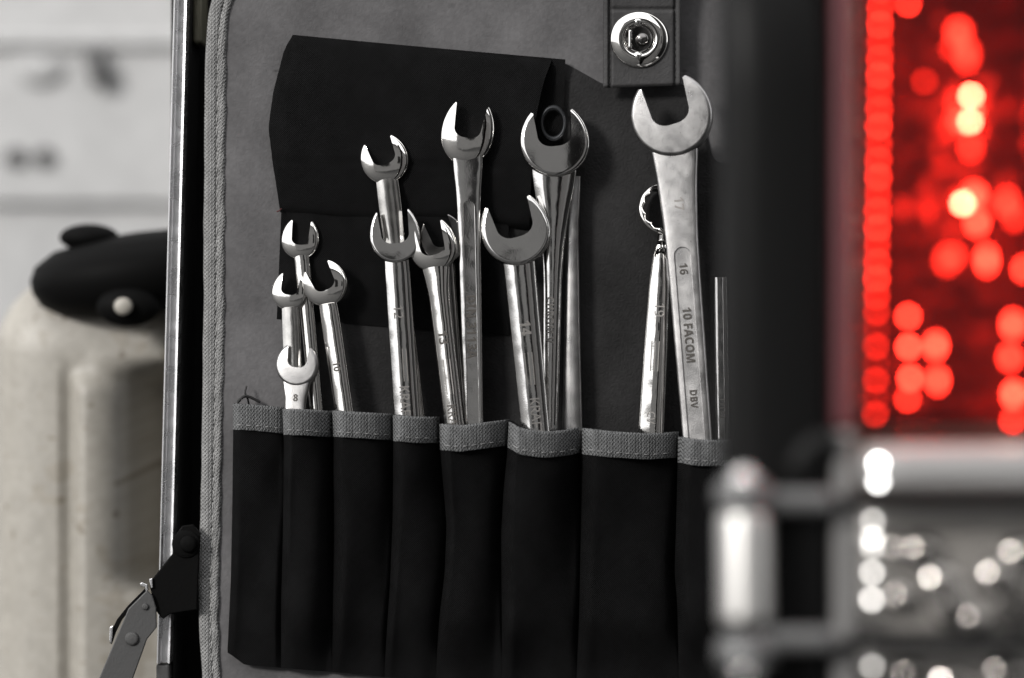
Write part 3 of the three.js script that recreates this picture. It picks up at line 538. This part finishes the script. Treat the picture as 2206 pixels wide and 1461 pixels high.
{ // seventh pocket: ring spanner
  const t = spanner({ label: 'ring spanner with thin toothed ring, left of the large satin spanner', head: [1424, 532], foot: [1402, 930], twist: -0.15, zt: 0.0165, zb: 0.0165, thick: 2.7, mat: M.chrome, rows: [[528, 8, 0.5], [536, 15, 0.8], [550, 19], [600, 23], [760, 27], [930, 29]], text: [['19', 668, 21, 'greyStamp', 6, false, undefined, true], ['CV', 900, 17, 'greyStamp', 0, false, undefined, true]], lines: [[735, 800, [-7, 1, 9]]] });
  const k = K(0.017), R = 58 * k, at = P(1431, 452, 0.0105);
  const inner = (a) => { const tt = Math.abs(((a / TAU * 12) % 1) - 0.5) * 2; return R * lerp(0.76, 0.855, Math.pow(tt, 0.8)); };
  const cs = [[1, -0.0022], [0.86, -0.0029], [0.12, -0.0029], [0, -0.0024], [0, 0.0024], [0.12, 0.0029], [0.7, 0.0027], [0.93, 0.002], [1, 0.001], [1, -0.0022]];
  const g = grid(cs.length - 1, 144, (u, v) => { const [f, z] = cs[Math.round(u * (cs.length - 1))], a = v * TAU, r = lerp(inner(a), R, f); return new THREE.Vector3(r * Math.cos(a), r * Math.sin(a), z); });
  g.rotateX(-0.22); g.rotateY(0.12);
  const q = t.quaternion.clone().invert(), p = at.clone().sub(t.position).applyQuaternion(q); g.applyQuaternion(q);
  part('ring', planarUV(g.translate(p.x, p.y, p.z)), M.chrome, t);
  const nk = tube([P(1430, 505, 0.0115), P(1428, 525, 0.012), P(1424, 552, 0.0195)].map((v) => v.sub(t.position).applyQuaternion(q)), 0.0029, 12, 12); part('neck', nk, M.ground, t);
}
// eighth pocket
spanner({ label: 'largest satin spanner stamped 17, standing before the strap', up: 1.08, head: [1448, 250], foot: [1503, 952], R: 88, twist: -0.16, zt: 0.0235, zb: 0.0265, jaw: -16, slot: 42, slotY: 20, edge: 0.9, thick: 3.2, headThick: 5.2, mat: M.satin, kind: 'slab', rows: [[325, 52], [352, 47], [420, 41], [500, 36], [620, 34], [952, 31]], channel: [533, 18, 0.7], text: [['17', 440, 20, 'greyStamp', 2, true], ['16', 580, 17, 'stamp', 0], ['10 FACOM', 722, 18, 'stamp', 0], ['DBV', 860, 15, 'stamp', 0]] });
spanner({ label: 'blunt ended steel spanner shank at the right edge beside the black post', head: [1552, 600], foot: [1557, 950], twist: -0.1, zt: 0.0155, zb: 0.0175, thick: 3, mat: M.polished, kind: 'slab', rows: [[598, 13], [604, 14], [760, 15], [950, 15]], channel: [560, 6, 0.8], text: [['DIN', 880, 17, 'greyStamp', 0]] });

// ---------------------------------------------------------------- near the lens, out of focus: post, hinge, lamp
const ZF = 0.36;
{
  const x0 = P(1560, 0, ZF).x, x1 = P(1796, 0, ZF).x, y1 = P(0, -900, ZF).y;
  const ring = (y, dz) => chaikin([[x0, ZF - 0.03], [x0, ZF - 0.006], [x0 + 0.007, ZF], [x1 - 0.007, ZF], [x1, ZF - 0.006], [x1, ZF - 0.03]], 2).map(([x, z]) => [x, y, z + dz]).reverse();
  const t = thing('corner_post', 'glossy black upright post between the spanners and the red lamp', 'post', null, new THREE.Vector3(0, 0, 0));
  part('post', loft([ring(0, 0), ring(P(0, 200, ZF).y, 0), ring(P(0, 60, ZF).y, -0.001), ring(P(0, -60, ZF).y, -0.006), ring(y1, -0.05)]), M.post, t);
  const s = tube([P(1716, 1010, ZF + 0.002), P(1745, 965, ZF + 0.003), P(1800, 945, ZF + 0.002)], 0.004, 16, 10); part('cable', s, M.shell, t);
}
{
  const z = ZF + 0.012, k = K(z), o = P(1604, 1225, z);
  const t = thing('door_hinge', 'chrome door hinge with bright upright barrel and two arms', 'hinge', null, o);
  t.rotation.x = -0.1;
  const lathe = (pts, n = 40) => planarUV(new THREE.LatheGeometry(pts.map(([r, y]) => new THREE.Vector2(r * k, y * k)), n));
  part('barrel', lathe([[0, -126], [40, -126], [52, -120], [57, -104], [57, 100], [52, 117], [40, 124], [0, 124]]), M.barrel, t);
  for (const s of [1, -1]) {
    part('knuckle', lathe([[0, -38], [52, -38], [62, -30], [64, -8], [60, 16], [40, 30], [0, 32]]).translate(0, s > 0 ? 165 * k : -172 * k, 0), M.dullSteel, t);
    part('pin_head', new THREE.SphereGeometry(34 * k, 20, 14).translate(0, s > 0 ? 186 * k : -214 * k, 20 * k), M.polished, t);
    const y = s > 0 ? 146 * k : -152 * k; part('arm', box(10 * k, 196 * k, y - 26 * k, y + 26 * k, -0.008, 0.001, 0.003), M.dullSteel, t);
  }
}
{
  const z = ZF, xl = P(1800, 0, z).x, xm = P(1858, 0, z).x, xr = P(2480, 0, z).x, Y = (py) => P(0, py, z).y, t = thing('tail_lamp', 'tall tail lamp with red lens above clear lens and a row of glowing beads', 'lamp', null, new THREE.Vector3(0, 0, 0));
  part('housing', box(xl - 0.001, xr + 0.01, Y(1760), Y(-330), z - 0.06, z - 0.032, 0.003), M.lampGrey, t);
  part('rim', box(xl, xm - 0.002, Y(925), Y(-320), z - 0.032, z - 0.001, 0.003), M.rimRed, t, 'dull red side rim of the red lens');
  for (const [a, b] of [[1076, 928], [1386, 1092], [1740, 1404]]) part('rim', box(xl, xm - 0.002, Y(a), Y(b), z - 0.032, z - 0.001, 0.003), M.lampGrey, t);
  // pressed reflector: uneven rows of shallow pyramids that scatter the glow
  const pressed = (pa, pb, zz) => { const w = xr - xm, h = Y(pb) - Y(pa), cw = 0.0085, ch = 0.0115, g = grid(Math.round(w / cw) * 4, Math.round(h / ch) * 4, (u, v) => { const x = xm + u * w, y = Y(pb) - v * h, fx = Math.abs(((x / cw) % 1 + 1) % 1 - 0.5) * 2, fy = Math.abs(((y / ch) % 1 + 1) % 1 - 0.5) * 2; return new THREE.Vector3(x, y, zz + 0.0032 * (1 - Math.max(fx, fy)) + 0.003 * (N32(x * 3, y * 3) - 0.5)); }); return g; };
  part('reflector', box(xm, xr, Y(922), Y(-320), z - 0.034, z - 0.026, 0.002), M.reflectorRed, t);
  part('pressed_reflector', toCreasedNormals(pressed(918, -300, z - 0.022), 0.3), M.redFacet, t);
  part('red_lens', box(xm - 0.001, xr, Y(926), Y(-320), z - 0.0035, z + 0.001, 0.0015), M.redLens, t);
  part('divider', box(xm, xr, Y(1058), Y(960), z - 0.022, z + 0.003, 0.006), M.lampBand, t);
  for (const [a, b] of [[1378, 1096], [1720, 1408]]) { part('reflector', box(xm, xr, Y(a), Y(b), z - 0.034, z - 0.02, 0.002), M.reflector, t); part('clear_lens', box(xm - 0.001, xr, Y(a + 4), Y(b - 4), z - 0.0035, z + 0.001, 0.0015), M.clearLens, t); }
  for (const y of [1084, 1394]) part('seam_rail', box(xl - 0.001, xr, Y(y + 9), Y(y - 9), z - 0.03, z + 0.0005, 0.001), M.shell, t);
  const bead = (px, py, r, k, c, tall = 1) => { const zz = z - 0.009, p = P(px, py, zz), g = new THREE.SphereGeometry(r * 0.001, 14, 10); g.scale(1, tall, 1); part('glow_bead', g.translate(p.x, p.y, p.z), glow_bead(k, c), t); };  // small emissive spheres set behind the lens
  for (let y = -20, i = 0; y < 905; y += 36.5, i++) bead(1897 - y * 0.012, y, 1.0, y > 640 ? 5 + 12 * (i % 2) : 24 + 12 * (i % 3));
  for (const [x, y, r, k, tall = 1] of [[1957, 8, 1, 60], [2066, 70, 2.6, 16, 1.2], [2082, 118, 2.3, 13, 1.7], [2050, 104, 1.4, 9], [1992, 175, 1.2, 8], [2092, 207, 1.15, 900], [2096, 240, 1, 90], [2090, 262, 1.1, 900], [2072, 262, 2, 26], [2092, 318, 1.7, 13, 1.5], [2060, 250, 1.2, 12], [2100, 420, 2.2, 36, 1.2], [2075, 438, 1.15, 1000], [2105, 480, 1.8, 42, 1.5], [2170, 436, 2, 15, 1.6], [2186, 470, 1.6, 10, 1.4], [2040, 560, 2.2, 10, 1.5], [2056, 552, 1.7, 14, 1.2], [2126, 560, 1.6, 45, 2.2], [2206, 580, 1.4, 40, 1.5],
    [1957, 682, 1.2, 70, 1.2], [1958, 748, 1.2, 110, 1.2], [1962, 815, 1.2, 100, 1.3], [1956, 860, 1.2, 40], [2016, 745, 1.5, 60, 1.8], [2020, 820, 1.5, 44, 1.8], [2182, 700, 1.7, 45, 1.8], [2176, 770, 1.7, 30, 1.5], [2184, 850, 1.6, 75, 1.6], [2182, 905, 1.4, 30]]) bead(x, y, r, k, undefined, tall);
  const w = [1, 0.98, 0.95], cr = [1, 0.93, 0.82], zf = z;
  const wb = (px, py, r, k, c) => { const p = P(px, py, zf - 0.009), g = new THREE.SphereGeometry(r * 0.001, 14, 10); part('glow_bead', g.translate(p.x, p.y, py < 1076 ? z + 0.0035 : p.z), glow_bead(k, c), t); };
  for (const [x, y, r, k, c] of [[1882, 995, 1, 34, w], [1882, 1034, 1, 22, w], [1880, 1122, 1, 11, w], [1880, 1160, 1, 18, w], [1880, 1178, 1, 11, w], [1879, 1234, 1, 16, w], [1878, 1292, 1, 19, w], [1879, 1436, 1, 9, w]]) wb(x, y, r, k, c);
  for (const [x, y, R] of [[1973, 1182, 9], [2012, 1248, 12], [2030, 1294, 14], [2143, 1282, 24], [2136, 1236, 11], [1932, 1284, 7], [1925, 1180, 6], [2090, 1330, 7], [2185, 1190, 10], [2036, 1470, 14], [2150, 1445, 10], [1950, 1450, 7]]) {
    const a = Math.min(0.9, 0.0075 / (R * 0.001)), g = new THREE.SphereGeometry(R * 0.001, 28, 12, 0, TAU, 0, a), p = P(x, y, z - 0.012); g.rotateX(Math.PI / 2);
    part('reflector_dome', g.translate(p.x + R * 0.0003, p.y - R * 0.0002, p.z - R * 0.001 - 0.001), M.facet, t);
  }
}

{ // unseen dark panel added beside the lamp, for the chrome to mirror
  const t = thing('added_vehicle_body', 'dark vehicle tail added out of view for the chrome to mirror', 'vehicle', null, new THREE.Vector3(1.4, 0, ZF - 0.1));
  part('tail_panel', box(-1.08, 0.8, 0.35, 1.9, -0.02, 0.08, 0.01), M.post, t);
}

renderer.render(scene, camera);
